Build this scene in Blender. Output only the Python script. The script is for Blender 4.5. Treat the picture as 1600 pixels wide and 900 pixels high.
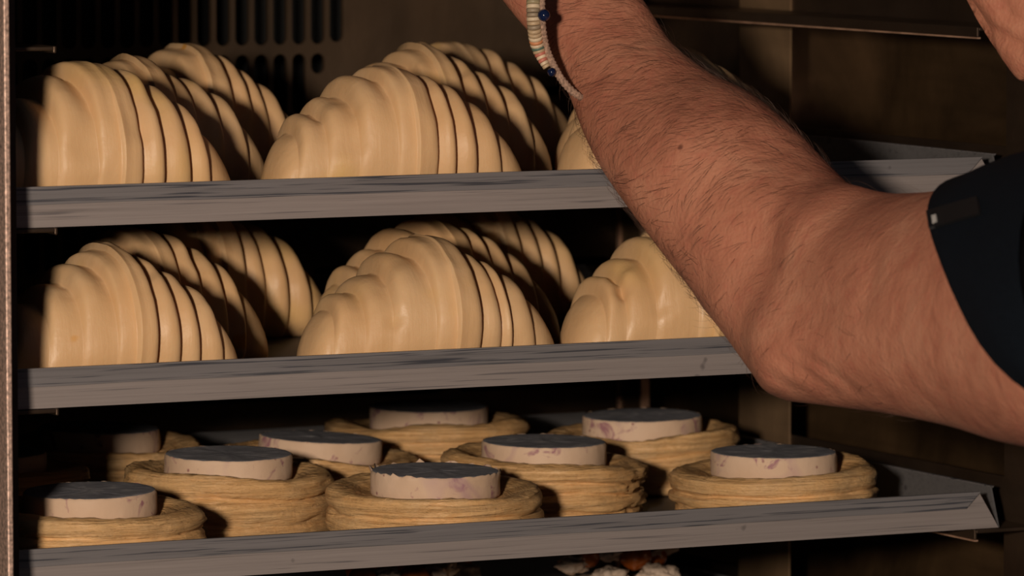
import bpy, bmesh, math, random
from mathutils import Vector, Matrix, noise, kdtree
random.seed(7)
for o in list(bpy.data.objects): bpy.data.objects.remove(o)
S = bpy.context.scene
COL = S.collection
# ------------------------------------------------------------------ camera, world, light, exposure
cam_d = bpy.data.cameras.new('camera'); cam = bpy.data.objects.new('camera', cam_d); COL.objects.link(cam)
cam_d.sensor_width = 36.0; cam_d.lens = 208.27
R_, U_, F_ = Vector((0.896259, -0.443529, -0.001088)), Vector((0.037185, 0.072696, 0.996661)), Vector((0.441969, 0.893307, -0.081647))
cam.matrix_world = Matrix(((R_.x, U_.x, -F_.x, -0.91294), (R_.y, U_.y, -F_.y, -2.51420), (R_.z, U_.z, -F_.z, 0.35788), (0, 0, 0, 1)))
cam_d.clip_start = 0.05; cam_d.clip_end = 50
cam_d.dof.use_dof = True; cam_d.dof.focus_distance = 2.80; cam_d.dof.aperture_fstop = 17
S.camera = cam
W = bpy.data.worlds.new('kitchen_ambience'); S.world = W; W.use_nodes = True
bg = W.node_tree.nodes['Background']; bg.inputs[0].default_value = (0.50, 0.60, 0.82, 1); bg.inputs[1].default_value = 0.04
ld = bpy.data.lights.new('work_lamp', 'AREA'); ld.shape = 'DISK'; ld.size = 0.16; ld.energy = 66; ld.color = (1.0, 0.83, 0.665)
lamp = bpy.data.objects.new('work_lamp', ld); COL.objects.link(lamp)
lamp.location = (-1.36, -2.42, 0.475)
lamp.rotation_euler = (Vector((0.35, 0.1, 0.13)) - lamp.location).to_track_quat('-Z', 'Y').to_euler()
vs = S.view_settings; vs.view_transform = 'Standard'; vs.look = 'None'; vs.exposure = 0.0; vs.gamma = 1.0; vs.use_curve_mapping = False
DZ = 0.083                                        # spacing of the rack slots
TZ = {'top': 2*DZ, 'middle': DZ, 'lower': 0.0, 'bottom': -0.078}

# ------------------------------------------------------------------ helpers
def tag(o, label=None, cat=None, group=None, kind=None):
    if label: o['label'] = label
    if cat: o['category'] = cat
    if group: o['group'] = group
    if kind: o['kind'] = kind
    return o
def empty(name, loc=(0, 0, 0), rz=0.0, parent=None):
    o = bpy.data.objects.new(name, None); COL.objects.link(o); o.location = loc; o.rotation_euler = (0, 0, rz)
    o.empty_display_size = 0.02
    if parent: o.parent = parent
    return o
def link(name, me, mat=None, parent=None, smooth=True):
    o = bpy.data.objects.new(name, me); COL.objects.link(o)
    if mat and not me.materials: me.materials.append(mat)
    if parent: o.parent = parent
    if smooth:
        me.polygons.foreach_set('use_smooth', [True]*len(me.polygons))
    return o
def mesh(name, verts, faces):
    me = bpy.data.meshes.new(name); me.from_pydata([tuple(v) for v in verts], [], faces); me.update(); return me
def fix(me):
    bm = bmesh.new(); bm.from_mesh(me); bmesh.ops.remove_doubles(bm, verts=bm.verts, dist=1e-6)
    bmesh.ops.recalc_face_normals(bm, faces=bm.faces); bm.to_mesh(me); bm.free(); me.update(); return me
def box_me(name, lo, hi, bev=0.0):
    bm = bmesh.new(); bmesh.ops.create_cube(bm, size=1.0)
    for v in bm.verts:
        for i in range(3): v.co[i] = lo[i] + (v.co[i]+0.5)*(hi[i]-lo[i])
    if bev: bmesh.ops.bevel(bm, geom=bm.edges[:], offset=bev, segments=2, affect='EDGES', profile=0.5)
    me = bpy.data.meshes.new(name); bm.to_mesh(me); bm.free(); return me
def box(name, lo, hi, mat, parent=None, bev=0.0):
    return link(name, box_me(name, lo, hi, bev), mat, parent, smooth=False)
def grid_tube(rings, cap=True):
    """rings: list of equal-length vertex loops -> verts, faces"""
    n = len(rings[0]); V = [v for r in rings for v in r]; Fc = []
    for i in range(len(rings)-1):
        for j in range(n):
            a, b = i*n+j, i*n+(j+1) % n
            Fc.append((a, b, b+n, a+n))
    if cap:
        Fc.append(tuple(range(n-1, -1, -1))); m = (len(rings)-1)*n; Fc.append(tuple(range(m, m+n)))
    return V, Fc
def tube(pts, rad, n=8):
    """round tube along a polyline; rad a number or a list"""
    P = [Vector(p) for p in pts]; rings = []; ref = None
    for i, p in enumerate(P):
        t = (P[min(i+1, len(P)-1)]-P[max(i-1, 0)]).normalized()
        if ref is None: ref = t.orthogonal().normalized()
        a = (ref - t*ref.dot(t)).normalized(); b = t.cross(a); ref = a
        r = rad[i] if isinstance(rad, (list, tuple)) else rad
        rings.append([p+(a*math.cos(k*2*math.pi/n)+b*math.sin(k*2*math.pi/n))*r for k in range(n)])
    return grid_tube(rings)
def nz(p, s, seed=0.0): return noise.noise(Vector(p)*s+Vector((seed*13.7, seed*5.1, -seed*7.3)))
def sstep(a, b, x):
    t = min(1, max(0, (x-a)/(b-a))); return t*t*(3-2*t)

# ------------------------------------------------------------------ materials
def mat_new(name):
    m = bpy.data.materials.new(name); m.use_nodes = True; nt = m.node_tree; b = nt.nodes['Principled BSDF']; return m, nt, b
def N(nt, t, **kw):
    n = nt.nodes.new(t)
    for k, v in kw.items():
        if k in n.inputs: n.inputs[k].default_value = v
        else: setattr(n, k, v)
    return n
def coords(nt, scale=(1, 1, 1), out='Object'):
    tc = N(nt, 'ShaderNodeTexCoord'); mp = N(nt, 'ShaderNodeMapping'); mp.inputs['Scale'].default_value = scale
    nt.links.new(tc.outputs[out], mp.inputs['Vector']); return mp.outputs['Vector']
def rnd_offset(nt, vec):
    oi = N(nt, 'ShaderNodeObjectInfo'); ml = N(nt, 'ShaderNodeMath', operation='MULTIPLY'); ml.inputs[1].default_value = 37.0
    nt.links.new(oi.outputs['Random'], ml.inputs[0]); ad = N(nt, 'ShaderNodeVectorMath', operation='ADD')
    nt.links.new(vec, ad.inputs[0]); nt.links.new(ml.outputs[0], ad.inputs[1]); return ad.outputs[0]
def noise_n(nt, vec, scale, detail=4, rough=0.55, dist=0.0):
    n = N(nt, 'ShaderNodeTexNoise'); n.inputs['Scale'].default_value = scale; n.inputs['Detail'].default_value = detail
    n.inputs['Roughness'].default_value = rough; n.inputs['Distortion'].default_value = dist
    nt.links.new(vec, n.inputs['Vector']); return n.outputs[0]
def ramp(nt, fac, stops):
    r = N(nt, 'ShaderNodeValToRGB'); e = r.color_ramp.elements
    while len(e) < len(stops): e.new(0.5)
    for k, (p, c) in enumerate(stops):
        e[k].position = p; e[k].color = (*c, 1) if len(c) == 3 else c
    nt.links.new(fac, r.inputs[0]); return r.outputs[0]
def mixc(nt, fac, a, b, mode='MIX'):
    m = N(nt, 'ShaderNodeMix', data_type='RGBA', blend_type=mode)
    for i, x in ((0, fac), (6, a), (7, b)):
        if isinstance(x, (int, float)): m.inputs[i].default_value = x
        elif isinstance(x, tuple): m.inputs[i].default_value = (*x, 1)
        else: nt.links.new(x, m.inputs[i])
    return m.outputs[2]
def bump(nt, b, h, strength, dist=0.001, prev=None):
    n = N(nt, 'ShaderNodeBump'); n.inputs['Strength'].default_value = strength; n.inputs['Distance'].default_value = dist
    nt.links.new(h, n.inputs['Height'])
    if prev: nt.links.new(prev, n.inputs['Normal'])
    nt.links.new(n.outputs[0], b.inputs['Normal']); return n.outputs[0]
G = lambda v: (v, v, v)

def m_dough():
    m, nt, b = mat_new('raw_croissant_dough'); v = rnd_offset(nt, coords(nt))
    base = ramp(nt, noise_n(nt, v, 22, 3), [(0.3, (0.68, 0.415, 0.205)), (0.55, (0.71, 0.455, 0.24)), (0.8, (0.75, 0.51, 0.295))])
    wash = ramp(nt, noise_n(nt, v, 13, 2, 0.5, 0.6), [(0.60, G(0)), (0.75, G(1))])
    base = mixc(nt, wash, base, (0.72, 0.46, 0.18))
    drop = ramp(nt, noise_n(nt, v, 46, 1), [(0.765, G(0)), (0.80, G(1))])
    base = mixc(nt, drop, base, (0.68, 0.33, 0.07))
    nt.links.new(base, b.inputs['Base Color'])
    rg = ramp(nt, noise_n(nt, v, 30, 4), [(0.3, G(0.36)), (0.7, G(0.60))]); nt.links.new(rg, b.inputs['Roughness'])
    b.inputs['Subsurface Weight'].default_value = 0.12; b.inputs['Subsurface Radius'].default_value = (0.006, 0.0035, 0.0018); b.inputs['Subsurface Scale'].default_value = 1.0
    b.inputs['Specular IOR Level'].default_value = 0.42
    p = bump(nt, b, noise_n(nt, v, 65, 5, 0.6), 0.28, 0.002)
    vx = rnd_offset(nt, coords(nt, (420, 40, 40))); bump(nt, b, noise_n(nt, vx, 1.0, 3), 0.16, 0.0012, p)
    return m
def m_puff():
    m, nt, b = mat_new('raw_puff_pastry'); v = rnd_offset(nt, coords(nt)); vz = rnd_offset(nt, coords(nt, (18, 18, 420)))
    st = noise_n(nt, vz, 1.0, 5, 0.65, 0.8)
    base = ramp(nt, st, [(0.26, (0.48, 0.25, 0.09)), (0.42, (0.67, 0.39, 0.165)), (0.62, (0.73, 0.45, 0.205)), (0.8, (0.80, 0.55, 0.30))])
    base = mixc(nt, ramp(nt, noise_n(nt, v, 60, 3), [(0.45, G(0)), (0.75, G(0.55))]), base, (0.69, 0.47, 0.25))
    nt.links.new(base, b.inputs['Base Color']); b.inputs['Roughness'].default_value = 0.46
    b.inputs['Subsurface Weight'].default_value = 0.08; b.inputs['Subsurface Radius'].default_value = (0.004, 0.0025, 0.0012); b.inputs['Subsurface Scale'].default_value = 1.0
    p = bump(nt, b, st, 1.0, 0.0026); bump(nt, b, noise_n(nt, v, 200, 5, 0.65), 0.5, 0.0014, p)
    return m
def m_cream():
    m, nt, b = mat_new('berry_cream'); v = rnd_offset(nt, coords(nt))
    base = ramp(nt, noise_n(nt, v, 30, 3), [(0.35, (0.61, 0.43, 0.30)), (0.7, (0.70, 0.52, 0.385))])
    sp = ramp(nt, noise_n(nt, v, 85, 3, 0.6, 0.7), [(0.58, G(0)), (0.68, G(0.85))])
    base = mixc(nt, sp, base, (0.30, 0.12, 0.17))
    sp2 = ramp(nt, noise_n(nt, v, 42, 2, 0.5, 1.0), [(0.56, G(0)), (0.72, G(0.5))])
    base = mixc(nt, sp2, base, (0.36, 0.20, 0.26))
    pit = N(nt, 'ShaderNodeTexVoronoi'); pit.inputs['Scale'].default_value = 110; nt.links.new(v, pit.inputs['Vector'])
    dots = ramp(nt, pit.outputs['Distance'], [(0.05, G(0.8)), (0.12, G(0))])
    base = mixc(nt, dots, base, (0.25, 0.09, 0.10))
    nt.links.new(base, b.inputs['Base Color']); b.inputs['Roughness'].default_value = 0.62; b.inputs['Specular IOR Level'].default_value = 0.3
    p = bump(nt, b, noise_n(nt, v, 130, 5, 0.6), 0.35, 0.001)
    return m
def m_shaded_frost():
    m, nt, b = mat_new('shaded_frosted_cream_top'); v = rnd_offset(nt, coords(nt))
    base = ramp(nt, noise_n(nt, v, 70, 6, 0.7), [(0.3, (0.20, 0.205, 0.235)), (0.55, (0.29, 0.29, 0.325)), (0.8, (0.54, 0.52, 0.52))])  # frost, with the grazing-light darkness of the tops put into the colour
    nt.links.new(base, b.inputs['Base Color']); b.inputs['Roughness'].default_value = 0.8; b.inputs['Specular IOR Level'].default_value = 0.12
    bump(nt, b, noise_n(nt, v, 190, 6, 0.7), 0.35, 0.0008)
    return m
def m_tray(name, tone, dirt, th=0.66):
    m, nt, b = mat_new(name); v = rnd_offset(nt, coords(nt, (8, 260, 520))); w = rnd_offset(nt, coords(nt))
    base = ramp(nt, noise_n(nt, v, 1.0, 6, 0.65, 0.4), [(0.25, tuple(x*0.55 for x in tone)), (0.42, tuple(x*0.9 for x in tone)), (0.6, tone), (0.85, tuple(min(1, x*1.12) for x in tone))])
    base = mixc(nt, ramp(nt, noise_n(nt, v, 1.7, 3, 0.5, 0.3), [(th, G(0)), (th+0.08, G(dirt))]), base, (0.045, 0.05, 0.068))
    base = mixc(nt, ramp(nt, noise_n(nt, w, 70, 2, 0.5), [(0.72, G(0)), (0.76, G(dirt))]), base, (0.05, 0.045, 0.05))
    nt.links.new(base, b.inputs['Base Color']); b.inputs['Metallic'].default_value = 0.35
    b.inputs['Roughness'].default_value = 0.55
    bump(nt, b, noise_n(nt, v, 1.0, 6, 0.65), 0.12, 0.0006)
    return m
def m_steel(name, c1, c2, rough=0.4, sc=(6, 6, 60), metal=0.8):
    m, nt, b = mat_new(name); v = coords(nt, sc); w = coords(nt)
    base = ramp(nt, noise_n(nt, w, 9, 5, 0.6, 0.5), [(0.3, c1), (0.75, c2)])
    base = mixc(nt, ramp(nt, noise_n(nt, v, 1.0, 5), [(0.4, G(0)), (0.8, G(0.5))]), base, tuple(x*0.4 for x in c1))
    nt.links.new(base, b.inputs['Base Color']); b.inputs['Metallic'].default_value = metal
    rg = ramp(nt, noise_n(nt, w, 14, 4), [(0.3, G(rough*0.8)), (0.7, G(min(1, rough*1.3)))]); nt.links.new(rg, b.inputs['Roughness'])
    bump(nt, b, noise_n(nt, w, 30, 4), 0.25, 0.003)
    return m
def m_plain(name, col, rough=0.5, metal=0.0, nscale=60, var=0.25, bumpv=0.1, spec=0.5):
    m, nt, b = mat_new(name); v = coords(nt)
    base = ramp(nt, noise_n(nt, v, nscale, 4), [(0.3, tuple(x*(1-var) for x in col)), (0.7, tuple(min(1, x*(1+var)) for x in col))])
    nt.links.new(base, b.inputs['Base Color']); b.inputs['Roughness'].default_value = rough; b.inputs['Metallic'].default_value = metal
    if bumpv: bump(nt, b, noise_n(nt, v, nscale*4, 3), bumpv, 0.001)
    b.inputs['Specular IOR Level'].default_value = spec
    return m
def m_skin():
    m, nt, b = mat_new('skin'); v = coords(nt)
    base = ramp(nt, noise_n(nt, v, 26, 5, 0.6, 0.6), [(0.28, (0.36, 0.135, 0.083)), (0.5, (0.48, 0.195, 0.12)), (0.72, (0.56, 0.255, 0.16))])
    base = mixc(nt, ramp(nt, noise_n(nt, v, 120, 5, 0.7), [(0.5, G(0)), (0.72, G(0.5))]), base, (0.42, 0.125, 0.085))
    mole = N(nt, 'ShaderNodeTexVoronoi'); mole.inputs['Scale'].default_value = 22; nt.links.new(v, mole.inputs['Vector'])
    base = mixc(nt, ramp(nt, mole.outputs['Distance'], [(0.030, G(0.75)), (0.05, G(0))]), base, (0.10, 0.03, 0.02))
    nt.links.new(base, b.inputs['Base Color']); b.inputs['Roughness'].default_value = 0.55; b.inputs['Specular IOR Level'].default_value = 0.35
    b.inputs['Subsurface Weight'].default_value = 0.08; b.inputs['Subsurface Radius'].default_value = (0.004, 0.0015, 0.0008); b.inputs['Subsurface Scale'].default_value = 1.0
    p = bump(nt, b, noise_n(nt, v, 55, 5, 0.65, 0.8), 0.32, 0.004)
    vo = N(nt, 'ShaderNodeTexVoronoi'); vo.inputs['Scale'].default_value = 520; nt.links.new(v, vo.inputs['Vector'])
    bump(nt, b, vo.outputs['Distance'], 0.18, 0.0012, p)
    return m
M = dict(dough=m_dough(), puff=m_puff(), cream=m_cream(), shaded_frost=m_shaded_frost(),
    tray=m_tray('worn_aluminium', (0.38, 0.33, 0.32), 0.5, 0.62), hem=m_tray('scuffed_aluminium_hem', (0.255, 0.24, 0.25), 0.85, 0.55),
    rimshade=m_tray('shaded_worn_aluminium', (0.15, 0.145, 0.15), 0.7), traydark=m_tray('seasoned_tray_bottom', (0.07, 0.068, 0.07), 0.5),  # side and back rims: shade put into the colour of the worn aluminium
    steel=m_steel('shade_blotched_steel', (0.016, 0.010, 0.006), (0.17, 0.10, 0.048), 0.34, metal=0.6), upright=m_steel('brown_upright_steel', (0.085, 0.052, 0.028), (0.26, 0.165, 0.09), 0.5, metal=0.3),
    steeldark=m_steel('sooty_steel', (0.06, 0.04, 0.03), (0.13, 0.085, 0.055), 0.42),
    back=m_steel('smoked_back_steel', (0.06, 0.039, 0.024), (0.115, 0.072, 0.042), 0.5, (40, 6, 6), 0.5),
    edge=m_plain('speckled_steel_edge', (0.62, 0.43, 0.35), 0.4, 0.5, 500, 0.6, 0.3),
    edge_highlight=m_plain('painted_edge_highlight', (0.80, 0.48, 0.33), 0.35, 0.6, 80, 0.3, 0.1),  # highlight of thin lit rack edges put into the colour
    black=m_plain('rubber_and_gap_black', (0.006, 0.006, 0.006), 0.7), cavity=m_plain('cavity_shade', (0.004, 0.004, 0.004), 0.9),
    skin=m_skin(), hair=m_plain('arm_hair', (0.07, 0.032, 0.02), 0.5, 0, 30, 0.4, 0),
    navy=m_plain('navy_cotton', (0.0048, 0.0072, 0.0115), 0.9, 0, 900, 0.3, 0.4, 0.08), tab=m_plain('black_woven_tab', (0.003, 0.003, 0.004), 0.6, 0, 900, 0.3, 0.2),
    white=m_plain('white_print', (0.45, 0.43, 0.41), 0.7), trousers=m_plain('dark_trousers', (0.012, 0.012, 0.014), 0.85, 0, 600, 0.3, 0.3),
    tile=m_plain('kitchen_floor', (0.05, 0.05, 0.052), 0.6, 0, 4, 0.3, 0.1),
    fruit=m_plain('glazed_fruit', (0.34, 0.085, 0.014), 0.16, 0, 90, 0.5, 0.05), whip=m_plain('browned_cream', (0.52, 0.40, 0.31), 0.6, 0, 120, 0.3, 0.6),
    bead_blue=m_plain('blue_glass', (0.006, 0.012, 0.045), 0.12, 0, 50, 0.3, 0), cord=m_plain('braided_cord', (0.46, 0.29, 0.21), 0.8, 0, 900, 0.5, 0.8))
for k, c in dict(cream_b=(0.66, 0.52, 0.36), sand=(0.50, 0.36, 0.22), orange=(0.58, 0.24, 0.11), coral=(0.52, 0.17, 0.12), green=(0.10, 0.16, 0.12), taupe=(0.31, 0.235, 0.16), olive=(0.36, 0.29, 0.17)).items():
    M[k] = m_plain('bead_'+k, c, 0.5, 0, 300, 0.15, 0.1)

# ------------------------------------------------------------------ the setting: the oven cavity
def struct(o): return tag(o, kind='structure')
struct(box('wall_left', (0.010, -0.02, -0.22), (0.025, 0.62, 0.56), M['steeldark']))
struct(box('wall_right', (0.665, -0.02, -0.22), (0.680, 0.62, 0.56), M['steel']))  # blotches in the colour imitate lit patches and arm shadow
struct(box('wall_back', (0.025, 0.605, -0.22), (0.665, 0.62, 0.56), M['cavity']))  # near-black colour stands in for the darkness behind the slots
struct(box('ceiling', (0.010, -0.02, 0.56), (0.680, 0.62, 0.575), M['steeldark']))
struct(box('floor', (0.010, -0.02, -0.235), (0.680, 0.62, -0.22), M['steeldark']))
struct(box('floor_kitchen', (-4, -4, -1.22), (4, -0.05, -1.20), M['tile']))
# front frame at the left of the opening: bright folded edge, darker return behind it, black strip painting the shade of the door gap
struct(box('trim_1', (0.0540, -0.050, -0.22), (0.0567, -0.030, 0.56), M['edge'], bev=0.0006))
struct(box('trim_2', (0.020, -0.030, -0.22), (0.0672, -0.020, 0.56), M['steeldark']))
struct(box('trim_3', (-0.05, -0.045, -0.22), (0.0500, -0.030, 0.56), M['black']))
struct(box('trim_4', (0.652, -0.030, -0.22), (0.720, -0.020, 0.56), M['steeldark']))

# perforated back panel in front of the fan
def back_panel():
    y0, y1 = 0.500, 0.503
    V, Fc = [], []
    def quad(*p):
        k = len(V); V.extend(p); Fc.append(tuple(range(k, k+len(p))))
    def cell(x0, x1, z0, z1, hole):
        """rectangle with an obround hole (cx, hw, zb, zt)"""
        if hole is None:
            quad((x0, y0, z0), (x1, y0, z0), (x1, y0, z1), (x0, y0, z1)); return
        hx0, hx1, hz0, hz1 = hole; r = min(hx1-hx0, hz1-hz0)/2; n = 6; pts = []; out = []
        for (cx, cz, a0) in ((hx1-r, hz1-r, 0), (hx0+r, hz1-r, 90), (hx0+r, hz0+r, 180), (hx1-r, hz0+r, 270)):
            for i in range(n+1):
                a = math.radians(a0+90*i/n); pts.append((cx+r*math.cos(a), cz+r*math.sin(a)))
        for (qx, qz, ax, az, bx, bz) in ((x1, z1, x1, hz1-r, hx1-r, z1), (x0, z1, hx0+r, z1, x0, hz1-r), (x0, z0, x0, hz0+r, hx0+r, z0), (x1, z0, hx1-r, z0, x1, hz0+r)):
            for i in range(n+1):
                t = i/n
                if t <= 0.5: out.append((ax+(qx-ax)*t*2, az+(qz-az)*t*2))
                else: out.append((qx+(bx-qx)*(t-.5)*2, qz+(bz-qz)*(t-.5)*2))
        L = len(pts)
        for i in range(L):
            j = (i+1) % L
            quad((pts[i][0], y0, pts[i][1]), (pts[j][0], y0, pts[j][1]), (out[j][0], y0, out[j][1]), (out[i][0], y0, out[i][1]))
            quad((pts[i][0], y0, pts[i][1]), (pts[j][0], y0, pts[j][1]), (pts[j][0], y1, pts[j][1]), (pts[i][0], y1, pts[i][1]))
    # slots of the fan intake, two banks above each other inside a round outline
    pit, hw = 0.01150, 0.0042; cx, cz, R = 0.318, 0.3465, 0.172
    xs = [0.4690-pit*k for k in range(27)]; xl, xr = xs[-1]-pit/2, xs[0]+pit/2
    rows = [(0.2225, 0.4705), (0.10, 0.2195)]
    for x in xs:
        zl = 0.2245 if x > 0.463 else 0.207 if x > 0.452 else 0.19-(0.452-x)*0.8; zh = 0.4705-max(0, abs(x-cx)-0.10)*1.4
        for (a, b) in rows:
            lo, hi = max(a, zl), min(b, zh)
            lo2, hi2 = lo+(0.001 if lo == a else 0), hi-(0.001 if hi == b else 0)
            ok = hi2-lo2 > 2*hw
            cell(x-pit/2, x+pit/2, a, b, (x-hw, x+hw, lo2, hi2) if ok else None)
        cell(x-pit/2, x+pit/2, 0.2195, 0.2225, None); cell(x-pit/2, x+pit/2, 0.4705, 0.56, None); 
    cell(0.025, xl, 0.10, 0.56, None)
    # plain right part and lower part with long air slits
    def strip(z0, z1, slits, X0, X1):
        x = X0
        for (a, b, c, d) in slits:
            if a-0.004 > x: cell(x, a-0.004, z0, z1, None)
            cell(a-0.004, b+0.004, z0, z1, (a, b, c, d)); x = b+0.004
        cell(x, X1, z0, z1, None)
    strip(0.185, 0.205, [(0.50, 0.583, 0.1915, 0.1968), (0.592, 0.655, 0.1915, 0.1968)], xr, 0.665)
    cell(xr, 0.665, 0.205, 0.56, None); cell(xr, 0.665, 0.10, 0.185, None)
    strip(0.09, 0.10, [(0.36, 0.445, 0.0935, 0.0985), (0.455, 0.540, 0.0935, 0.0985), (0.551, 0.640, 0.0935, 0.0985)], 0.025, 0.665)
    cell(0.025, 0.665, 0.035, 0.09, None)
    strip(0.02, 0.035, [(0.37, 0.452, 0.0245, 0.0300), (0.462, 0.5335, 0.0245, 0.0300), (0.5445, 0.640, 0.0245, 0.0300)], 0.025, 0.665)
    cell(0.025, 0.665, -0.22, 0.02, None)
    return fix(mesh('back_panel', V, Fc))
tag(link('slotted_fan_guard', back_panel(), M['back'], None, False), 'dark perforated steel guard with upright slots at the back of the oven', 'oven panel')

# side racks: uprights, slot bands and angle rails
LEV = [TZ['bottom'], 0.0, DZ, 2*DZ, 3*DZ, 4*DZ]
def rack(side, label):
    s = 1 if side == 'r' else -1
    root = empty('side_rack', (0.62 if s > 0 else 0.035, 0.2, -0.22)); tag(root, label, 'oven rack', 'side racks of the oven')
    def rb(name, lo, hi, mat, par=root, bev=0.0):
        a = [min(lo[i], hi[i]) for i in range(3)]; b = [max(lo[i], hi[i]) for i in range(3)]
        o = box(name, a, b, mat, par, bev); o.matrix_parent_inverse = Matrix.Translation(-root.location); return o
    X = root.location.x
    for (ya, yb) in ((-0.004, 0.027), (0.250, 0.306), (0.419, 0.446)):
        rb('upright', (X, ya, -0.22), (X+s*0.0012, yb, 0.54), M['upright'] if s > 0 and ya > 0 else M['steeldark'])  # front upright darker than the two behind it
    if s > 0:
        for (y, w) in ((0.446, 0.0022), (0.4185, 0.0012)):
            rb('upright_edge', (X-0.0015, y-0.001, -0.22), (X+0.0035, y+w, 0.54), M['edge_highlight'])  # bright strip painted as the lit edge of the upright
    for z in LEV:
        rb('rail_band', (X+s*0.0012, -0.004, z-0.004), (X+s*0.0032, 0.446, z+0.020), M['steeldark'])
        rw = 0.034 if s > 0 else 0.062
        rb('rail', (X, -0.003, z-0.0034), (X-s*rw, 0.42, z-0.0016), M['steeldark'], bev=0.0005)
        if s > 0: rb('rail_edge', (X-s*(rw-0.0004), -0.004, z-0.0072), (X-s*(rw+0.0016), 0.42, z-0.0064), M['edge_highlight'])  # bright strip painted as a highlight along the lower rail edge
        rb('rail_lip', (X-s*(rw-0.0005), -0.003, z-(0.0064 if s > 0 else 0.0046)), (X-s*(rw+0.0011), 0.42, z-0.0014), M['steeldark'], bev=0.0005)
rack('r', 'brown steel side rack with uprights and angle rails on the right oven wall')
rack('l', 'dark steel side rack on the left oven wall, only rail tips showing')

# ------------------------------------------------------------------ trays
TX0, TX1, TD = 0.050, 0.600, 0.42
def tray(key, label):
    z = TZ[key]; W_, D_ = TX1-TX0, TD
    root = empty('baking_tray', (TX0, 0, z-0.0012)); tag(root, label, 'tray', 'baking trays in the rack')
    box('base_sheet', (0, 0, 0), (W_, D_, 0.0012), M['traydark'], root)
    H, lean, ch, t = 0.0187, 0.0035, 0.0135, 0.0011
    def rim(P0, ex, ey, L, mk='rimshade'):
        """flap folded up along ex from P0, leaning out along -ey, ends cut at an angle"""
        P0, ex, ey = Vector(P0), Vector(ex), Vector(ey); up = Vector((0, 0, 1)); k = H/0.0187
        def pt(a, h, th): return P0+ex*a+up*h-ey*(lean*h/H+th)
        prof = [(0, 0), (L, 0), (L-ch, H), (ch, H)]
        V = [pt(a, h, 0) for a, h in prof]+[pt(a, h, t) for a, h in prof]
        Fc = [(0, 1, 2, 3), (7, 6, 5, 4)]+[(i, (i+1) % 4+0, (i+1) % 4+4, i+4) for i in range(4)]
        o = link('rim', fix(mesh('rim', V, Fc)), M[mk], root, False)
        hh = 0.0080; c2 = ch*hh/H
        n = 40; V = []; Fc = []
        for i in range(n+1):                        # folded-over hem, slightly wavy along its lower edge
            f = i/n; w = 0.0006*nz((P0.x+f*L*ex.x, P0.y+f*L*ex.y, z), 14, 3)
            at = ch+(L-2*ch)*f; ab = ch+c2*1.25+(L-2*ch-2*c2*1.25)*f
            V += [pt(at, H+0.0003, 0.0002), pt(at, H+0.0003, t+0.0015), pt(ab, H-hh+w, t+0.0014), pt(ab, H-hh+w, t-0.0002)]
        for i in range(n):
            for j in range(4):
                a = i*4+j; b = i*4+(j+1) % 4; Fc.append((a, b, b+4, a+4))
        Fc += [(3, 2, 1, 0), (4*n, 4*n+1, 4*n+2, 4*n+3)]
        link('hem', fix(mesh('hem', V, Fc)), M['hem'], o, False)
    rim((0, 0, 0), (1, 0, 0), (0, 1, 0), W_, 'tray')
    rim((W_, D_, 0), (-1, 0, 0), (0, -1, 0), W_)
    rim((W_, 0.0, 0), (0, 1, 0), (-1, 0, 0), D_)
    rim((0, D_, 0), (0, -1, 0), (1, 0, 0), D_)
tray('top', 'worn aluminium tray of croissants in the topmost filled slot, partly behind the forearm')
tray('middle', 'worn aluminium tray of croissants between the other croissant tray and the puff pastries')
tray('lower', 'worn aluminium tray holding round puff pastries with cream discs')
tray('bottom', 'dark tray at the bottom edge holding fruit-topped pastries')

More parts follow.
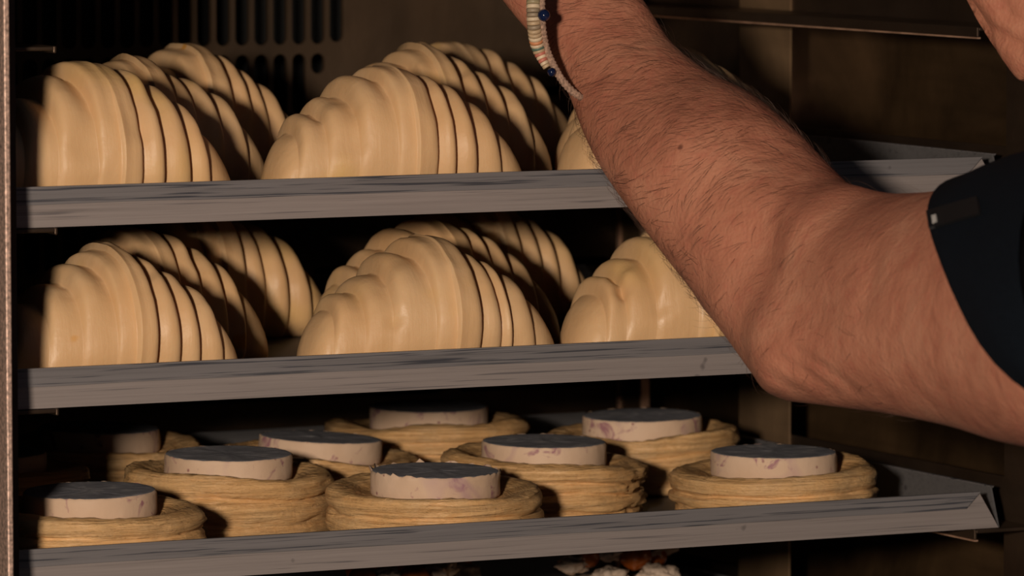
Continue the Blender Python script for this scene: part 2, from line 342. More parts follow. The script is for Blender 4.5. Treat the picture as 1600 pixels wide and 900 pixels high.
# ------------------------------------------------------------------ croissants
def croissant_mesh(seed, L=0.0675, H=0.0640, Wd=0.0425):
    """rolled crescent: each dough layer swells and ends in a rounded lip that steps down to the next one outwards"""
    rn = random.Random(seed); nth = 72
    edges = {-1: [x+rn.uniform(-0.02, 0.02) for x in (0.16, 0.41, 0.63, 0.82)], 1: [x+rn.uniform(-0.02, 0.02) for x in (0.17, 0.345, 0.52, 0.72)]}
    off = rn.uniform(-0.04, 0.02)
    FS = (0.0, 0.03, 0.10, 0.2, 0.32, 0.45, 0.58, 0.70, 0.80, 0.87, 0.92, 0.955, 0.98, 0.995)
    seq = []
    for s in (-1, 1):
        nb = len(edges[s])+1
        q = [(s, k, f) for k in range(nb) for f in FS]+[(s, nb-1, 1.0)]
        if s < 0: seq += list(reversed(q[1:]))
        else: seq += q
    stp = {(s, k): rn.uniform(0.75, 1.3)*(1.15 if s > 0 else 0.55) for s in (-1, 1) for k in range(6)}
    twi = {(s, k): rn.uniform(-0.03, 0.03) for s in (-1, 1) for k in range(6)}
    dents = [(rn.uniform(-0.045, 0.02), math.radians(rn.uniform(205, 260)) if rn.random() < 0.0 else math.radians(rn.choice((-1, 1))*rn.uniform(95, 175)) % (2*math.pi), rn.uniform(0.005, 0.009), rn.uniform(0.0004, 0.0013)) for _ in range(6)]
    rings = []
    for (s, k, f) in seq:
        es = [0.0]+edges[s]+[1.0]; last = k == len(es)-2; ring = []
        for j in range(nth):
            th = 2*math.pi*j/nth; sn, cs = math.sin(th), math.cos(th)
            def ed(i):
                if i == 0 or i == len(es)-1: return es[i]
                return es[i]*(1-0.06*sn)+twi[(s, i)]*cs
            u = ed(k)+(ed(k+1)-ed(k))*f
            E = 1-0.62*u**1.28
            if last: E *= math.sqrt(max(0.0, 1-max(0.0, (f-0.1)/0.9)**2.4))
            h = 0.0042*stp[(s, k)]*(1-0.3*u)
            if s < 0: h *= 0.45+1.35*sstep(0.25, 0.95, sn)
            if last: saw = 0.12*sstep(0, 0.3, f)
            elif k == 0: saw = 0.80+0.20*sstep(0.2, 0.7, f)
            else: saw = 0.02+0.98*sstep(0.0, 0.72, f)**0.8
            if not last and f > 0.80: saw -= 0.95*((f-0.80)/0.20)**2.0
            x = (u*s+off*(1-u))*L
            p = Vector((x, cs*0.04, sn*0.04))
            rr = E+h*saw/0.040*(1 if u < 0.85 else 0.6)
            rr *= 1+0.045*nz(p, 20, seed)+0.012*nz(p, 60, seed+3)+0.006*nz(p, 150, seed+5)
            for (dx, dt, dr, dd) in dents:
                q2 = ((x-dx)/dr)**2+((th-dt)*0.036/dr)**2
                if q2 < 9: rr -= dd/0.04*(math.exp(-q2*1.6)-0.25*math.exp(-(math.sqrt(q2)-1.3)**2*3))
            zz = max(0.0, sn+0.72); ry = Wd*rr*0.95
            y = ry*math.copysign(abs(cs)**0.86, cs)
            if sn < -0.45: y *= 1-0.22*sstep(0.45, 1.0, -sn)
            ring.append(Vector((x, y-0.008*u*u, H/1.78*rr*zz)))
        rings.append(ring)
    return fix(mesh('croissant', *grid_tube(rings, cap=True)))
CR = [croissant_mesh(k) for k in range(6)]
CRO = [ # tray, X, Y, mesh, rotation (deg), scale, label
 ('top', 0.138, 0.062, 0, 3, 1.07, 'raw croissant at the left front of the top tray, beside the post'),
 ('top', 0.294, 0.060, 3, -2, 1.0, 'raw croissant at the middle front of the top tray, bright and fully in view'),
 ('top', 0.452, 0.062, 2, 2, 1.0, 'raw croissant on the top tray with its left tip beside the forearm'),
 ('top', 0.208, 0.172, 1, 0, 1.0, 'raw croissant directly behind the left front croissant of the top tray'),
 ('top', 0.362, 0.172, 4, -3, 1.03, 'raw croissant directly behind the middle front croissant of the top tray'),
 ('top', 0.508, 0.176, 5, 3, 1.0, 'dim croissant beyond the forearm against the right oven wall, top tray'),
 ('top', 0.283, 0.285, 2, 0, 0.99, 'rearmost left croissant of the top tray, in front of the slotted guard'),
 ('top', 0.440, 0.288, 0, -4, 1.0, 'rearmost middle croissant of the top tray, nearest the bracelet'),
 ('middle', 0.146, 0.062, 4, 2, 0.98, 'raw croissant at the left front of the middle tray, beside the post'),
 ('middle', 0.312, 0.060, 5, -2, 0.99, 'raw croissant at the middle front of the middle tray, between two other front croissants'),
 ('middle', 0.454, 0.062, 1, 1, 1.0, 'raw croissant on the middle tray with its right half behind the forearm'),
 ('middle', 0.210, 0.175, 0, 2, 1.0, 'half shaded croissant behind the left front croissant of the middle tray'),
 ('middle', 0.370, 0.172, 3, 0, 1.0, 'half shaded croissant behind the middle front croissant of the middle tray'),
 ('middle', 0.527, 0.175, 2, 0, 1.0, 'croissant on the middle tray peeking out behind the one cut off by the forearm'),
 ('middle', 0.293, 0.290, 1, 0, 1.03, 'dark rearmost croissant of the middle tray, left of the dark gap'),
 ('middle', 0.447, 0.288, 4, 2, 1.02, 'dark rearmost croissant of the middle tray, right of the middle column')]
for (t, x, y, k, rz, sc, lab) in CRO:
    o = link('croissant', CR[k], M['dough']); o.location = (x, y, TZ[t]+0.0001); o.rotation_euler = (0, 0, math.radians(rz)); o.scale = (sc, sc, sc)
    tag(o, lab, 'croissant', 'raw croissants on the two upper trays')

# ------------------------------------------------------------------ round puff pastries with cream discs
def puff_mesh(seed, R=0.0525, H=0.027):
    rn = random.Random(seed); n = 96
    prof = []                                        # (radius factor, height) up the side: three or four uneven bulging layers
    hs = rn.choice(((0.30, 0.38, 0.32), (0.22, 0.30, 0.22, 0.26), (0.42, 0.24, 0.34), (0.20, 0.46, 0.34))); z0 = 0.0
    for k, dh in enumerate(hs):
        out = 0.965+0.05*rn.random()-(0.02 if k == 0 else 0)
        for f, d in ((0.02, -0.05), (0.10, -0.018), (0.25, 0.0), (0.45, 0.010), (0.65, 0.008), (0.82, -0.003), (0.94, -0.020)):
            prof.append((out+d, z0+dh*f))
        z0 += dh
    prof[0] = (0.93, 0.0)
    top = [(0.965, 1.0), (0.93, 1.035), (0.87, 1.04), (0.79, 1.0), (0.70, 0.93), (0.62, 0.86), (0.45, 0.84), (0.2, 0.84)]
    tx, ty = rn.uniform(-0.10, 0.10), rn.uniform(-0.10, 0.06)
    rings = []
    for q, (rf, zf) in enumerate(prof+top):
        ring = []
        side = q < len(prof)
        for j in range(n):
            a = 2*math.pi*j/n; c, s = math.cos(a), math.sin(a)
            r = R*rf*(1+0.045*nz((c, s, zf*0.8), 1.3, seed)+0.022*nz((c*1.5, s*1.5, zf*3.0), 2.6, seed+1))
            if side:
                fray = sstep(0.05, 0.5, nz((c, s, 0), 1.6, seed+9)); r += fray*(0.0022*nz((c*5, s*5, zf*14), 2.4, seed+10)+0.0012*nz((c*12, s*12, zf*20), 2.0, seed+11))
                r += 0.0011*nz((c*2, s*2, zf*7), 2.0, seed+2)+0.0006*nz((c*4, s*4, zf*26), 2.5, seed+5)
            else: r += 0.0006*nz((c*9, s*9, zf*3), 2.0, seed+4)
            hz = H*zf*(1+tx*c*rf+ty*s*rf+0.09*nz((c, s, 0), 1.4, seed+7)*rf)
            if side: hz += 0.0016*nz((c*1.5, s*1.5, zf*2), 1.6, seed+6)*math.sin(math.pi*min(1, zf))
            else: hz += 0.0009*nz((c*6*rf, s*6*rf, 0), 2.2, seed+8)*rf
            ring.append(Vector((r*c, r*s, max(0.0, hz))))
        rings.append(ring)
    V, Fc = grid_tube(rings); return fix(mesh('pastry_base', V, Fc))
def disc_meshes(seed, R=0.0306, H=0.0118, ragged=0.0):
    rn = random.Random(seed); n = 80
    prof = [(0.2, 0.0), (0.96, 0.0), (0.985, 0.03), (1.0, 0.12), (1.002, 0.35), (1.0, 0.6), (0.998, 0.85), (0.992, 0.95), (0.975, 1.0)]
    rings = []
    for rf, zf in prof:
        ring = []
        for j in range(n):
            a = 2*math.pi*j/n; c, s = math.cos(a), math.sin(a)
            r = R*rf*(1+0.012*nz((c, s, zf), 1.5, seed))+0.00035*nz((c*7, s*7, zf*6), 2, seed)
            h = H*zf
            if zf >= 0.95:
                rg = ragged*max(0, nz((c*5, s*5, 0), 2.4, seed+1)); h += 0.0016*rg; r += 0.0010*rg
            ring.append(Vector((r*c, r*s, h)))
        rings.append(ring)
    V, Fc = grid_tube(rings, cap=False); Fc.append(tuple(range(n-1, -1, -1)))
    side = fix(mesh('cream_disc', V, Fc))
    rings = []
    for rf in (0.976, 0.95, 0.9, 0.75, 0.55, 0.35, 0.15, 0.02):
        ring = []
        for j in range(n):
            a = 2*math.pi*j/n; c, s = math.cos(a), math.sin(a)
            r = R*rf*(1+0.012*nz((c, s, 1.0), 1.5, seed))
            ring.append(Vector((r*c, r*s, H*0.985+(0.0004*nz((c*8*rf, s*8*rf, 0), 1.6, seed) if rf < 0.93 else 0)+(0.0004 if rf < 0.97 else 0.0001))))
        rings.append(ring)
    V, Fc = grid_tube(rings, cap=False); m = (len(rings)-1)*n; Fc.append(tuple(range(m, m+n)))
    return side, mesh('frosted_top', V, Fc)
PAS = [ # X, Y, seed, pastry scale, tilt of disc (deg x, y), lift, label
 (0.137, 0.056, 11, 1.00, (1.0, -1.0), 0.0, 'round puff pastry at the left front corner of the tray, part in the post shadow'),
 (0.318, 0.058, 12, 1.02, (1.0, 0.6), 0.0, 'puff pastry at the middle front whose cream disc has a ragged crumbly rim'),
 (0.505, 0.058, 13, 0.98, (0.5, 0.0), 0.0, 'puff pastry at the right front of the tray, alone near the tray corner'),
 (0.246, 0.143, 14, 0.98, (1.2, 0.2), 0.004, 'tall puff pastry with a smooth pale disc, second from the left in front view'),
 (0.417, 0.138, 15, 0.98, (0.8, 0.5), 0.002, 'thick layered puff pastry between the crumbly-rimmed one and the right front one'),
 (0.334, 0.228, 16, 1.00, (0.6, 3.0), -0.001, 'puff pastry behind the smooth pale disc, its tan edge lit on the right'),
 (0.520, 0.228, 17, 1.00, (1.0, -0.5), 0.002, 'puff pastry at the back right with a purple-speckled disc, by the bright upright'),
 (0.436, 0.312, 18, 1.02, (0.5, 0.0), 0.003, 'rearmost middle puff pastry with dark berry marks on its disc'),
 (0.245, 0.308, 19, 1.02, (0.5, 1.5), 0.001, 'deeply shaded puff pastry at the back left of the tray'),
 (0.152, 0.232, 20, 1.00, (0.5, 0.0), 0.0, 'barely visible dark puff pastry at the far left behind the post')]
for (x, y, sd, sc, (tx, ty), lift, lab) in PAS:
    root = empty('cream_puff_pastry', (x, y, TZ['lower']+0.0002), random.uniform(-0.4, 0.4)); tag(root, lab, 'pastry', 'round puff pastries on the lower tray')
    H = 0.0272+lift
    link('pastry_base', puff_mesh(sd, 0.0525*sc, H), M['puff'], root)
    a, b = disc_meshes(sd, 0.0315, 0.0120, 2.4 if sd == 12 else 0.4)
    d = link('cream_disc', a, M['cream'], root); d.location = (0, 0, H*0.865); d.rotation_euler = (math.radians(tx), math.radians(ty), 0)
    link('frosted_top', b, M['shaded_frost'], d)

# ------------------------------------------------------------------ fruit pastries on the bottom tray
def blob(name, r, seed, sq=(1, 1, 1), amp=0.1, sub=3, fr=1.4):
    bm = bmesh.new(); bmesh.ops.create_icosphere(bm, subdivisions=sub, radius=1.0)
    for v in bm.verts:
        d = 1+amp*nz(v.co, fr, seed)+amp*0.5*nz(v.co, fr*2.6, seed+2)
        v.co = Vector((v.co.x*sq[0], v.co.y*sq[1], v.co.z*sq[2]))*d*r
    me = bpy.data.meshes.new(name); bm.to_mesh(me); bm.free(); return me
def danish(x, y, seed, lab, zt=0.0):
    rn = random.Random(seed); root = empty('fruit_pastry', (x, y, TZ['bottom']+0.0002)); tag(root, lab, 'pastry', 'fruit pastries on the bottom tray')
    link('pastry_base', puff_mesh(seed, 0.050, 0.020), M['puff'], root)
    c = link('cream_filling', blob('cream_filling', 0.033, seed, (1, 1, 0.38), 0.18, 4, 3.0), M['whip'], root); c.location = (0, 0, 0.024)
    for (fx, fy, fz, r) in ((-0.020, -0.012, 0.040, 0.0078), (0.006, -0.018, 0.039, 0.0085), (0.008, 0.010, 0.041, 0.0078), (-0.010, 0.014, 0.042, 0.0075), (-0.003, -0.002, 0.045, 0.0055), (0.024, -0.004, 0.036, 0.0070)):
        o = link('glazed_fruit', blob('glazed_fruit', r, rn.random()*9, (1, 1, 0.92), 0.05), M['fruit'], root); o.location = (fx, fy, fz+zt)
    for (fx, fy, fz, r) in ((-0.028, -0.014, 0.036, 0.0065), (-0.007, -0.015, 0.0415, 0.0060), (0.030, 0.000, 0.041, 0.0070), (0.022, -0.008, 0.0405, 0.0052), (0.000, 0.004, 0.047, 0.0040), (-0.013, -0.024, 0.029, 0.0080), (0.014, -0.026, 0.029, 0.0085)):
        o = link('cream_dollop', blob('cream_dollop', r, rn.random()*9, (1.25, 0.9, 0.75), 0.42, 4, 1.9), M['whip'], root); o.location = (fx, fy, fz+zt)
danish(0.486, 0.200, 31, 'fruit pastry with orange-brown glazed fruit and cream, highest at the bottom edge', 0.009)
danish(0.362, 0.205, 33, 'fruit pastry left of the other fruit pastry, just its top showing at the bottom edge', 0.003)
danish(0.425, 0.305, 35, 'shadowed fruit pastry between and behind the other two fruit pastries')

# ------------------------------------------------------------------ person: arms reaching in, navy T-shirt
ARM = [
    ((0.3707, 0.0572, 0.2896), (0.026, -0.0121, 0.0085)),
    ((0.3767, 0.0297, 0.2655), (0.0252, -0.0117, 0.0084)),
    ((0.381, 0.0093, 0.25), (0.0217, -0.0096, 0.0122)),
    ((0.3833, -0.0102, 0.2326), (0.0232, -0.0105, 0.0109)),
    ((0.3847, -0.0348, 0.2156), (0.0263, -0.0116, 0.0155)),
    ((0.3897, -0.061, 0.2009), (0.0317, -0.0139, 0.0191)),
    ((0.3902, -0.0964, 0.1843), (0.0334, -0.0146, 0.0214)),
    ((0.3935, -0.1277, 0.165), (0.0319, -0.0135, 0.0253)),
    ((0.3933, -0.1568, 0.1518), (0.0286, -0.0114, 0.0305)),
    ((0.3926, -0.1797, 0.1422), (0.0238, -0.0081, 0.0402)),
    ((0.3919, -0.2022, 0.1372), (0.0223, -0.0068, 0.0459)),
    ((0.3937, -0.2311, 0.1375), (0.019, -0.0051, 0.0471)),
    ((0.3964, -0.2715, 0.1394), (0.0138, -0.0023, 0.0491)),
    ((0.3992, -0.3173, 0.143), (0.0119, -0.001, 0.0539)),
    ((0.4016, -0.374, 0.148), (0.0132, -0.0009, 0.0615)),
    ((0.4024, -0.4405, 0.1589), (0.0144, -0.001, 0.0673)),
    ((0.4120, -0.5300, 0.1800), (0.0150, -0.001, 0.0610))]
def catmull(P, t):
    n = len(P)-1; i = min(int(t), n-1); f = t-i
    a, b, c, d = P[max(i-1, 0)], P[i], P[i+1], P[min(i+2, n)]
    return 0.5*((2*b)+(c-a)*f+(2*a-5*b+4*c-d)*f*f+(3*b-a-3*c+d)*f**3)
DEPTH = [0.62, 0.66, 0.72, 0.80, 0.86, 0.88, 0.88, 0.86, 0.82, 0.76, 0.74, 0.80, 0.86, 0.88, 0.88, 0.88, 0.88]
def arm_rings(off=0.0, t0=0.0, t1=16.0, steps=110, n=56, widen=1.0):
    C_ = [Vector(a) for a, b in ARM]; A_ = [Vector(b) for a, b in ARM]; D_ = [Vector((d, 0, 0)) for d in DEPTH]; out = []
    for i in range(steps+1):
        t = t0+(t1-t0)*i/steps
        c = catmull(C_, t); a = catmull(A_, t); d = catmull(D_, t).x
        tn = (catmull(C_, min(16, t+0.3))-catmull(C_, max(0, t-0.3))).normalized()
        w = a.length
        view = (c-Vector((-0.913, -2.514, 0.358))).normalized()
        b = a.cross(view).cross(a); b = (view - a.normalized()*view.dot(a.normalized())).normalized()
        # keep the second axis square to the bone so the sections do not shear
        b = (b - tn*b.dot(tn)*0.85).normalized()
        ring = []
        for j in range(n):
            th = 2*math.pi*j/n
            ring.append(c+a*(math.cos(th)*widen*(1+off/w))+b*(math.sin(th)*(w*d*widen+off)))
        out.append(ring)
    return out
parts = []
def add(Vf): parts.append(Vf)
def capsule(p, q, r0, r1, n=20, k=7):
    p, q = Vector(p), Vector(q); d = (q-p).normalized(); pts, rad = [], []
    for i in range(k): a = math.pi/2*(1-i/k); pts.append(p-d*r0*math.sin(a)); rad.append(max(1e-4, r0*math.cos(a)))
    for i in range(5): pts.append(p.lerp(q, i/4)); rad.append(r0+(r1-r0)*i/4)
    for i in range(1, k+1): a = math.pi/2*i/k; pts.append(q+d*r1*math.sin(a)); rad.append(max(1e-4, r1*math.cos(a)))
    add(tube(pts, rad, n))
def limb(pts, rad, n=24):
    V, Fc = tube(pts, rad, n); add((V, Fc))
def hand(wrist, d, nrm, side, curl=0.5, s=1.0):
    """palm + four fingers + thumb. d: wrist->fingers, nrm: out of the palm, side: +1 thumb along d x nrm"""
    w, d, nrm = Vector(wrist), Vector(d).normalized(), Vector(nrm).normalized()
    nrm = (nrm-d*nrm.dot(d)).normalized(); lat = d.cross(nrm)*side
    rings = []
    for f, hw, ht in ((0.0, 0.026, 0.018), (0.12, 0.030, 0.019), (0.35, 0.036, 0.0175), (0.6, 0.040, 0.0155), (0.85, 0.041, 0.0135), (1.0, 0.039, 0.011), (1.05, 0.034, 0.007)):
        c = w+d*(f*0.098*s)+nrm*0.002
        rings.append([c+lat*(math.cos(t*math.pi/12)*hw*s)+nrm*(math.sin(t*math.pi/12)*ht*s) for t in range(24)])
    add(grid_tube(rings))
    th = w+d*0.032*s+lat*0.020*s+nrm*0.010*s
    capsule(w+d*0.012*s+lat*0.014*s+nrm*0.006, w+d*0.052*s+lat*0.036*s+nrm*0.012, 0.016*s, 0.0125*s)
    capsule(w+d*0.052*s+lat*0.036*s+nrm*0.012, w+d*0.084*s+lat*0.046*s+nrm*0.022, 0.0115*s, 0.0100*s)
    capsule(w+d*0.084*s+lat*0.046*s+nrm*0.022, w+d*0.108*s+lat*0.044*s+nrm*0.032, 0.0102*s, 0.0082*s)
    for i, (l, r) in enumerate(((0.072, 0.0092), (0.080, 0.0095), (0.074, 0.0090), (0.058, 0.0080))):
        p = w+d*(0.092-0.004*abs(i-1))*s+lat*(0.0305-0.0205*i)*s; ang = 0.2
        for seg, fr in enumerate((0.46, 0.30, 0.24)):
            ang += curl*(0.55, 0.8, 0.6)[seg]
            q = p+(d*math.cos(ang)+nrm*math.sin(ang))*(l*fr*s); capsule(p, q, r*s*(1-0.08*seg), r*s*(1-0.08*(seg+1))); p = q
rr = arm_rings(); add(grid_tube(rr))
# elbow point (olecranon), the outer epicondyle and the forearm muscle
for (c, r, sq) in (((0.3735, -0.1960, 0.1075), 0.0185, 0), ((0.3700, -0.2080, 0.1260), 0.0200, 0)):
    capsule(Vector(c)-Vector((0, 0.008, 0.002)), Vector(c)+Vector((0.004, 0.006, 0.004)), r*0.86, r*0.80)
hand((0.3690, 0.0620, 0.2930), (-0.30, 0.72, 0.62), (0.35, -0.30, 0.85), -1, 0.45)
# right arm: wrist and palm in the upper right corner, elbow beside the body
hand((0.5120, -0.2095, 0.2395), (-0.12, 0.42, 0.90), (-0.80, -0.50, 0.12), 1, 0.55)
limb([(0.511, -0.2065, 0.2455), (0.540, -0.236, 0.216), (0.610, -0.275, 0.172), (0.668, -0.330, 0.112), (0.700, -0.362, 0.080), (0.735, -0.395, 0.090), (0.775, -0.440, 0.135), (0.800, -0.480, 0.185), (0.800, -0.52, 0.21)],
     [0.026, 0.028, 0.038, 0.044, 0.043, 0.046, 0.053, 0.06, 0.062])
# trunk, neck, head
limb([(0.425, -0.505, 0.178), (0.455, -0.525, 0.190), (0.50, -0.545, 0.20), (0.62, -0.56, 0.21), (0.74, -0.545, 0.205), (0.80, -0.51, 0.20)], [0.050, 0.058, 0.066, 0.080, 0.068, 0.060])
def trunk_rings(off):
    out = []
    for z, a, b in ((-0.36, 0.165, 0.115), (-0.28, 0.168, 0.118), (-0.18, 0.158, 0.108), (-0.06, 0.165, 0.112), (0.06, 0.185, 0.122), (0.14, 0.190, 0.120), (0.21, 0.165, 0.100), (0.26, 0.10, 0.075)):
        out.append([Vector((0.615+(a+off)*math.copysign(abs(math.cos(k*math.pi/20))**0.85, math.cos(k*math.pi/20)), -0.565+(b+off)*math.sin(k*math.pi/20), z)) for k in range(40)])
    return out
add(grid_tube(trunk_rings(0)))
limb([(0.615, -0.565, 0.20), (0.612, -0.555, 0.28), (0.608, -0.535, 0.36)], [0.070, 0.058, 0.058])
hd = blob('head', 0.1, 3, (0.76, 0.96, 1.16), 0.02, 4); hm = [Vector(v.co)+Vector((0.602, -0.515, 0.415)) for v in hd.vertices]
add((hm, [tuple(p.vertices) for p in hd.polygons]))
capsule((0.600, -0.425, 0.420), (0.600, -0.408, 0.400), 0.012, 0.014); capsule((0.524, -0.515, 0.425), (0.524, -0.52, 0.395), 0.012, 0.009); capsule((0.680, -0.515, 0.425), (0.680, -0.52, 0.395), 0.012, 0.009)
V, Fc = [], []
for v, fc in parts:
    k = len(V); V += v; Fc += [tuple(i+k for i in f) for f in fc]
raw = mesh('body', V, Fc)
bm = bmesh.new(); bm.from_mesh(raw)
bmesh.ops.recalc_face_normals(bm, faces=bm.faces); bm.to_mesh(raw); bm.free()
tmp = bpy.data.objects.new('tmp_body', raw); COL.objects.link(tmp)
md = tmp.modifiers.new('r', 'REMESH'); md.mode = 'VOXEL'; md.voxel_size = 0.0026; md.use_smooth_shade = True
sm = tmp.modifiers.new('s', 'SMOOTH'); sm.factor = 0.5; sm.iterations = 9
dg = bpy.context.evaluated_depsgraph_get(); body_me = bpy.data.meshes.new_from_object(tmp.evaluated_get(dg)); body_me.name = 'body'
bpy.data.objects.remove(tmp)
# relief: hollow between the muscles, elbow folds, tendon ridge
# (points along the feature, radius, height): measured square to the line of sight into the oven
BUMPS = [([(0.353, -0.2032, 0.1607), (0.36, -0.2082, 0.145), (0.3686, -0.2134, 0.1337)], 0.0130, -0.0042),
         ([(0.338, -0.198, 0.1365), (0.3476, -0.2043, 0.1195), (0.3559, -0.21, 0.1024)], 0.0085, 0.0026),
         ([(0.3509, -0.229, 0.1128), (0.3608, -0.2345, 0.1057), (0.3701, -0.2399, 0.0973)], 0.0022, -0.0011),
         ([(0.3556, -0.231, 0.1162), (0.3679, -0.2379, 0.1071), (0.3778, -0.2436, 0.0981)], 0.0022, -0.0011),
         ([(0.3477, -0.2279, 0.1072), (0.355, -0.2322, 0.1001)], 0.0020, -0.0008),
         ([(0.3851, -0.2418, 0.1579), (0.3833, -0.2422, 0.1438), (0.379, -0.2411, 0.1325)], 0.0040, -0.0012),
         ([(0.3511, -0.1306, 0.21), (0.3737, -0.1439, 0.1867), (0.394, -0.1556, 0.1693)], 0.0120, 0.0022),
         ([(0.4542, -0.221, 0.2694), (0.4615, -0.2257, 0.2579), (0.4728, -0.2319, 0.2504)], 0.0034, -0.0030),
         ([(0.466, -0.2263, 0.2751), (0.4695, -0.2291, 0.2636), (0.4783, -0.234, 0.2579)], 0.0030, -0.0020)]
def relief(me):
    mv = [(v.index, v.co.copy(), v.normal.copy()) for v in me.vertices if v.co.x < 0.56 and -0.34 < v.co.y < 0.02 and v.co.z > 0.06]
    segs = []
    for pts, r, h in BUMPS:
        P = [Vector(p) for p in pts]
        segs.append(([(a, b) for a, b in zip(P, P[1:])], r, h, P[0]))
    for i, co, nr in mv:
        if nr.dot(F_) > 0.1: continue
        d = 0.0
        for sg, r, h, p0 in segs:
            if (co-p0).length > 0.13: continue
            best = 9
            for a, b in sg:
                ab = b-a; ab -= F_*ab.dot(F_); q = co-a; q -= F_*q.dot(F_)
                t = min(1, max(0, q.dot(ab)/max(1e-9, ab.length_squared))); best = min(best, (q-ab*t).length)
            if best < r*2.6: d += h*math.exp(-(best/r)**2)
        if d: me.vertices[i].co = co+nr*d
    me.update()
relief(body_me)
person = empty('person', (0.615, -0.565, -1.20)); tag(person, 'person in a navy T-shirt reaching a hairy bare forearm into the oven', 'person')
def wchild(name, me, mat, parent, off=None, smooth=True):
    o = link(name, me, mat, parent, smooth)
    loc = Vector((0, 0, 0)); p = parent
    while p: loc += p.location+p.matrix_parent_inverse.translation; p = p.parent
    o.matrix_parent_inverse = Matrix.Translation(-loc); return o
body = wchild('body', body_me, M['skin'], person)

# arm hair: fine strands, one mesh
def arm_hair():
    rn = random.Random(5); V, Fc = [], []
    camp = Vector((-0.913, -2.514, 0.358)); Cs = [Vector(a) for a, b in ARM]
    cand = []
    for p in body_me.polygons:
        c = p.center
        if c.x < 0.46 and -0.34 < c.y < 0.06 and c.z > 0.07 and p.normal.dot((camp-c).normalized()) > -0.35:
            best = min(range(len(Cs)), key=lambda k: (Cs[k]-c).length_squared)
            w = 1.0 if 2 <= best <= 7 else (0.55 if best == 8 else 0.22 if best in (9, 10) else 0.09 if best <= 12 else 0.0)
            if best <= 1: w = 0.15
            if w: cand.append((p, best, w))
    for p, best, w in cand:
        if rn.random() > w*0.30: continue
        c = Vector(p.center); nrm = Vector(p.normal)
        tn = (Cs[min(best+1, 15)]-Cs[max(best-1, 0)]).normalized()
        fl = nz(c, 38, 2); fl2 = nz(c, 70, 6)
        if rn.random() < 0.55*sstep(0.0, 0.5, nz(c, 85, 9)): continue
        d = (R_*(-0.75)+U_*(-0.25+1.3*fl)+tn*(0.15+1.0*fl2)); d = (d-nrm*d.dot(nrm)).normalized()
        side = nrm.cross(d)
        L = rn.uniform(0.005, 0.013); bend = rn.uniform(-0.5, 0.5)+fl*0.7; r = rn.uniform(0.00005, 0.00009)
        pts = []
        for i in range(5):
            f = i/4; pts.append(c+d*(L*f)+side*(L*bend*f*f*0.5)+nrm*(0.0002+L*0.17*math.sin(f*2.2)))
        k0 = len(V)
        for i, q in enumerate(pts):
            rr_ = r*(1-0.75*i/4)
            for a in range(3):
                t = a*2*math.pi/3; V.append(q+(nrm*math.cos(t)+side*math.sin(t))*rr_)
        for i in range(4):
            for a in range(3):
                x, y = k0+i*3+a, k0+i*3+(a+1) % 3; Fc.append((x, y, y+3, x+3))
    return mesh('arm_hair', V, Fc)
tag(wchild('arm_hair', arm_hair(), M['hair'], person), 'dark fine hair on the forearm', kind='stuff')

# T-shirt: sleeve with an oblique hem, body of the shirt
def shirt():
    V, Fc = [], []
    def put(v, f):
        k = len(V); V.extend(v); Fc.extend([tuple(i+k for i in q) for q in f])
    fine = arm_rings(0.0045, 12.35, 16.0, 120, 56)   # sections of the sleeve, finely spaced along the arm
    cc = [sum(r, Vector())/56 for r in fine]; cum = [0.0]
    for i in range(1, 121): cum.append(cum[-1]+(cc[i]-cc[i-1]).length)
    out = []
    for i in range(31):                              # the hem runs back along the underside of the arm
        f = i/30; ring = []
        for j in range(56):
            under = (1-math.cos(2*math.pi*j/56))/2; l0 = min(0.215*under**1.2, cum[-1]*0.9); l = l0+(cum[-1]-l0)*f
            k = max(q for q in range(121) if cum[q] <= l+1e-9); k = min(k, 119); g = (l-cum[k])/(cum[k+1]-cum[k])
            v = fine[k][j].lerp(fine[k+1][j], min(1, g)); c = cc[k].lerp(cc[k+1], min(1, g)); o = (v-c).normalized()
            ring.append(v+o*(0.0007*(1+math.sin(3*2*math.pi*j/56+i*0.25))*min(1, i/6)+0.0022*(0.4+nz(v, 24, 4))*min(1, i/4)))
        out.append(ring)
    cen = [sum(r, Vector())/56 for r in out]
    inner = [v-(v-cen[0]).normalized()*0.0022 for v in out[0]]
    inner2 = [v-(v-cen[3]).normalized()*0.0035 for v in out[3]]
    lipped = [inner2, inner, [v-(v-cen[0]).normalized()*0.0003-(out[1][0]-out[0][0]).normalized()*0.0008 for v in out[0]]]+out
    put(*grid_tube(lipped, cap=False))
    put(*tube([(0.404, -0.450, 0.1625), (0.407, -0.480, 0.170), (0.43, -0.520, 0.185), (0.50, -0.545, 0.20), (0.62, -0.56, 0.21), (0.74, -0.545, 0.205), (0.80, -0.51, 0.20), (0.79, -0.455, 0.15)], [0.0690, 0.0775, 0.085, 0.087, 0.094, 0.082, 0.074, 0.066], 40))
    put(*grid_tube(trunk_rings(0.010)))
    return fix(mesh('t_shirt', V, Fc))
tee = wchild('t_shirt', shirt(), M['navy'], person); tee['label'] = 'navy blue short sleeve shirt'
for s in (-1, 1):
    V, Fc = tube([(0.615+s*0.085, -0.565, -0.30), (0.615+s*0.09, -0.56, -0.55), (0.615+s*0.09, -0.56, -0.75), (0.615+s*0.09, -0.57, -1.13)], [0.105, 0.09, 0.068, 0.062], 32)
    wchild('trouser_leg', fix(mesh('trouser_leg', V, Fc)), M['trousers'], person)
    me = blob('shoe', 0.1, 4+s, (0.5, 1.35, 0.45), 0.03); so = wchild('shoe', me, M['black'], person)
    for v in me.vertices: v.co += Vector((0.615+s*0.09, -0.53, -1.155))
hair = blob('hair', 0.103, 8, (0.78, 0.97, 1.16), 0.06, 4)
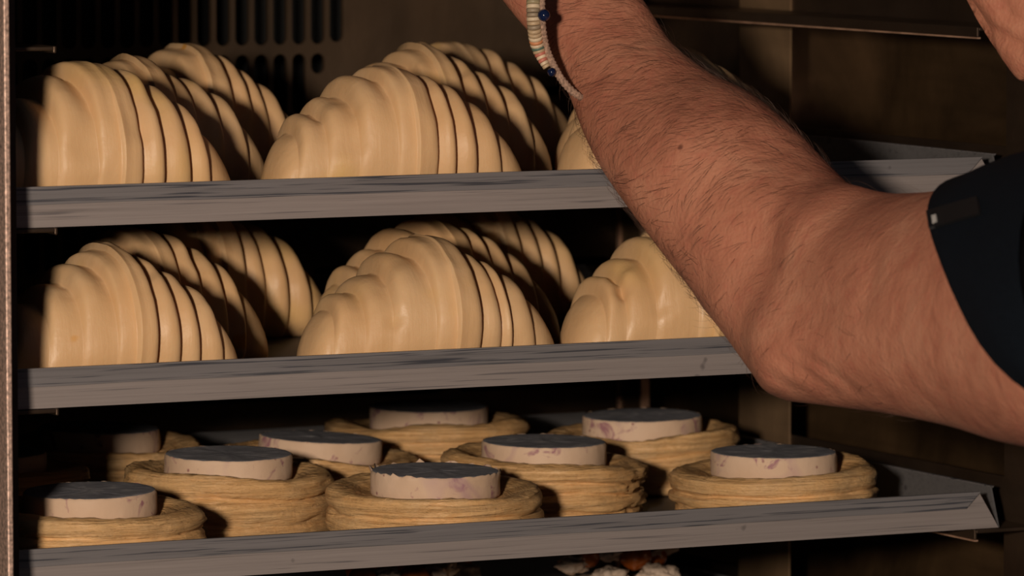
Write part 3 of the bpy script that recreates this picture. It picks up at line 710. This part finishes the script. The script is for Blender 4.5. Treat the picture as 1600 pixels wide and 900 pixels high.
for v in hair.vertices:
    v.co += Vector((0.602, -0.522, 0.422))
    if v.co.y > -0.47 and v.co.z < 0.475: v.co.y = -0.50
wchild('hair', hair, M['hair'], person)
# ------------------------------------------------------------------ bracelet
br = empty('bracelet', (0.3767, 0.0200, 0.2560)); tag(br, 'braided cord bracelet with striped flat beads and two blue beads hanging loose on the wrist', 'bracelet')
BR = [Vector(p) for p in ((0.3400, 0.0040, 0.2950), (0.3370, -0.0168, 0.2773), (0.3335, -0.0216, 0.2654), (0.3333, -0.0227, 0.2534), (0.3368, -0.0198, 0.2427), (0.3402, -0.0223, 0.2337), (0.3459, -0.0259, 0.2256))]
BACK = [Vector(p) for p in ((0.3560, -0.0260, 0.2185), (0.3800, -0.0130, 0.2110), (0.4060, 0.0060, 0.2140), (0.4170, 0.0250, 0.2400), (0.4080, 0.0380, 0.2720), (0.3850, 0.0330, 0.2960), (0.3580, 0.0180, 0.3040))]
loop = BR+BACK
def lp(t, P=loop):
    n = len(P); i = int(math.floor(t)) % n; f = t-math.floor(t)
    a, b, c, d = P[(i-1) % n], P[i], P[(i+1) % n], P[(i+2) % n]
    return 0.5*((2*b)+(c-a)*f+(2*a-5*b+4*c-d)*f*f+(3*b-a-3*c+d)*f**3)
sidev = R_*1.0
rings = []; K = 220
for i in range(K):                                   # braided cord: a flat band with a twisting relief
    t = i*len(loop)/K; p = lp(t)+R_*0.0022*(sstep(0, 0.6, t)*(1-sstep(4.6, 6.6, t))); tn = (lp(t+0.05)-lp(t-0.05)).normalized(); a = (R_-tn*R_.dot(tn)).normalized(); b = tn.cross(a)
    w = 0.0016+0.00025*math.sin(i*2.1)
    rings.append([p+a*math.cos(q*math.pi/4)*w*1.15+b*math.sin(q*math.pi/4)*(0.0014+0.0002*math.cos(i*2.1)) for q in range(8)])
V, Fc = grid_tube(rings, cap=False); m = (K-1)*8
Fc += [(m+j, m+(j+1) % 8, (j+1) % 8, j) for j in range(8)]
wchild('cord', fix(mesh('cord', V, Fc)), M['cord'], br)
pal = ['sand', 'cream_b', 'orange', 'cream_b', 'taupe', 'cream_b', 'orange', 'sand', 'taupe', 'coral', 'cream_b', 'olive', 'cream_b', 'taupe', 'taupe', 'cream_b', 'sand', 'taupe', 'sand', 'sand', 'cream_b', 'orange', 'cream_b', 'green', 'sand', 'coral', 'cream_b', 'coral', 'cream_b', 'sand']
for i, k in enumerate(pal):                          # flat disc beads threaded on the outer side
    t = 0.35+i*(4.75/len(pal)); p = lp(t)-R_*0.0016; tn = (lp(t+0.05)-lp(t-0.05)).normalized()
    h = (lp(t+0.5*4.75/len(pal))-lp(t)).length*0.97; fade = 1-0.45*sstep(3.6, 5.2, t)
    V, Fc = tube([p-tn*h, p-tn*h*0.8, p+tn*h*0.8, p+tn*h], [0.0030*fade, 0.0034*fade, 0.0034*fade, 0.0030*fade], 12)
    wchild('disc_bead', fix(mesh('disc_bead', V, Fc)), M[k], br)
for (t, off, r) in ((2.72, R_*0.0032-F_*0.0025+U_*0.0015, 0.0029), (5.28, -R_*0.0010-F_*0.0024, 0.0021)):
    me = blob('blue_bead', r, 1, (1, 1, 1), 0.04); p = lp(t)+off
    for v in me.vertices: v.co += p
    wchild('blue_bead', me, M['bead_blue'], br)

# label tab sewn over the sleeve cuff, following the cloth
def on_sleeve(p):
    hit, loc, nrm, _ = tee.ray_cast(p-F_*0.12, F_, distance=0.2)
    if not hit: return None
    return loc, (nrm if nrm.dot(F_) < 0 else -nrm)
bpy.context.view_layer.update()
T0, T1 = Vector((0.3673, -0.3315, 0.1800)), Vector((0.3830, -0.3388, 0.1852)); TU = Vector((0.0, 0.0, 1.0))
def cloth_strip(name, f0, f1, h0, h1, o0, o1, mat, parent, n=9):
    V, Fc = [], []
    for i in range(n+1):
        f = f0+(f1-f0)*i/n
        for h in (h0, (h0+h1)/2, h1):
            p = T0.lerp(T1, max(f, 0.06))+TU*h; r = on_sleeve(p) or on_sleeve(p+(T1-T0)*0.15) or (p, -F_)
            q, nr = r
            if f < 0.06: q = q+(T0-T1)*(0.06-f)
            V += [q+nr*o0, q+nr*o1]
    for i in range(n):
        k = i*6; m = k+6
        Fc += [(k+1, m+1, m+3, k+3), (k+3, m+3, m+5, k+5), (k, k+2, m+2, m), (k+2, k+4, m+4, m+2), (k, m, m+1, k+1), (k+4, k+5, m+5, m+4)]
    m = n*6; Fc += [(0, 1, 3, 2), (2, 3, 5, 4), (m, m+2, m+3, m+1), (m+2, m+4, m+5, m+3)]
    return wchild(name, fix(mesh(name, V, Fc)), mat, parent, smooth=False)
cloth_strip('label_tab', -0.10, 1.0, -0.0038, 0.0036, 0.0002, 0.0016, M['tab'], tee)
cloth_strip('print_mark', 0.02, 0.12, -0.0026, 0.0006, 0.0015, 0.0020, M['white'], tee, 3)
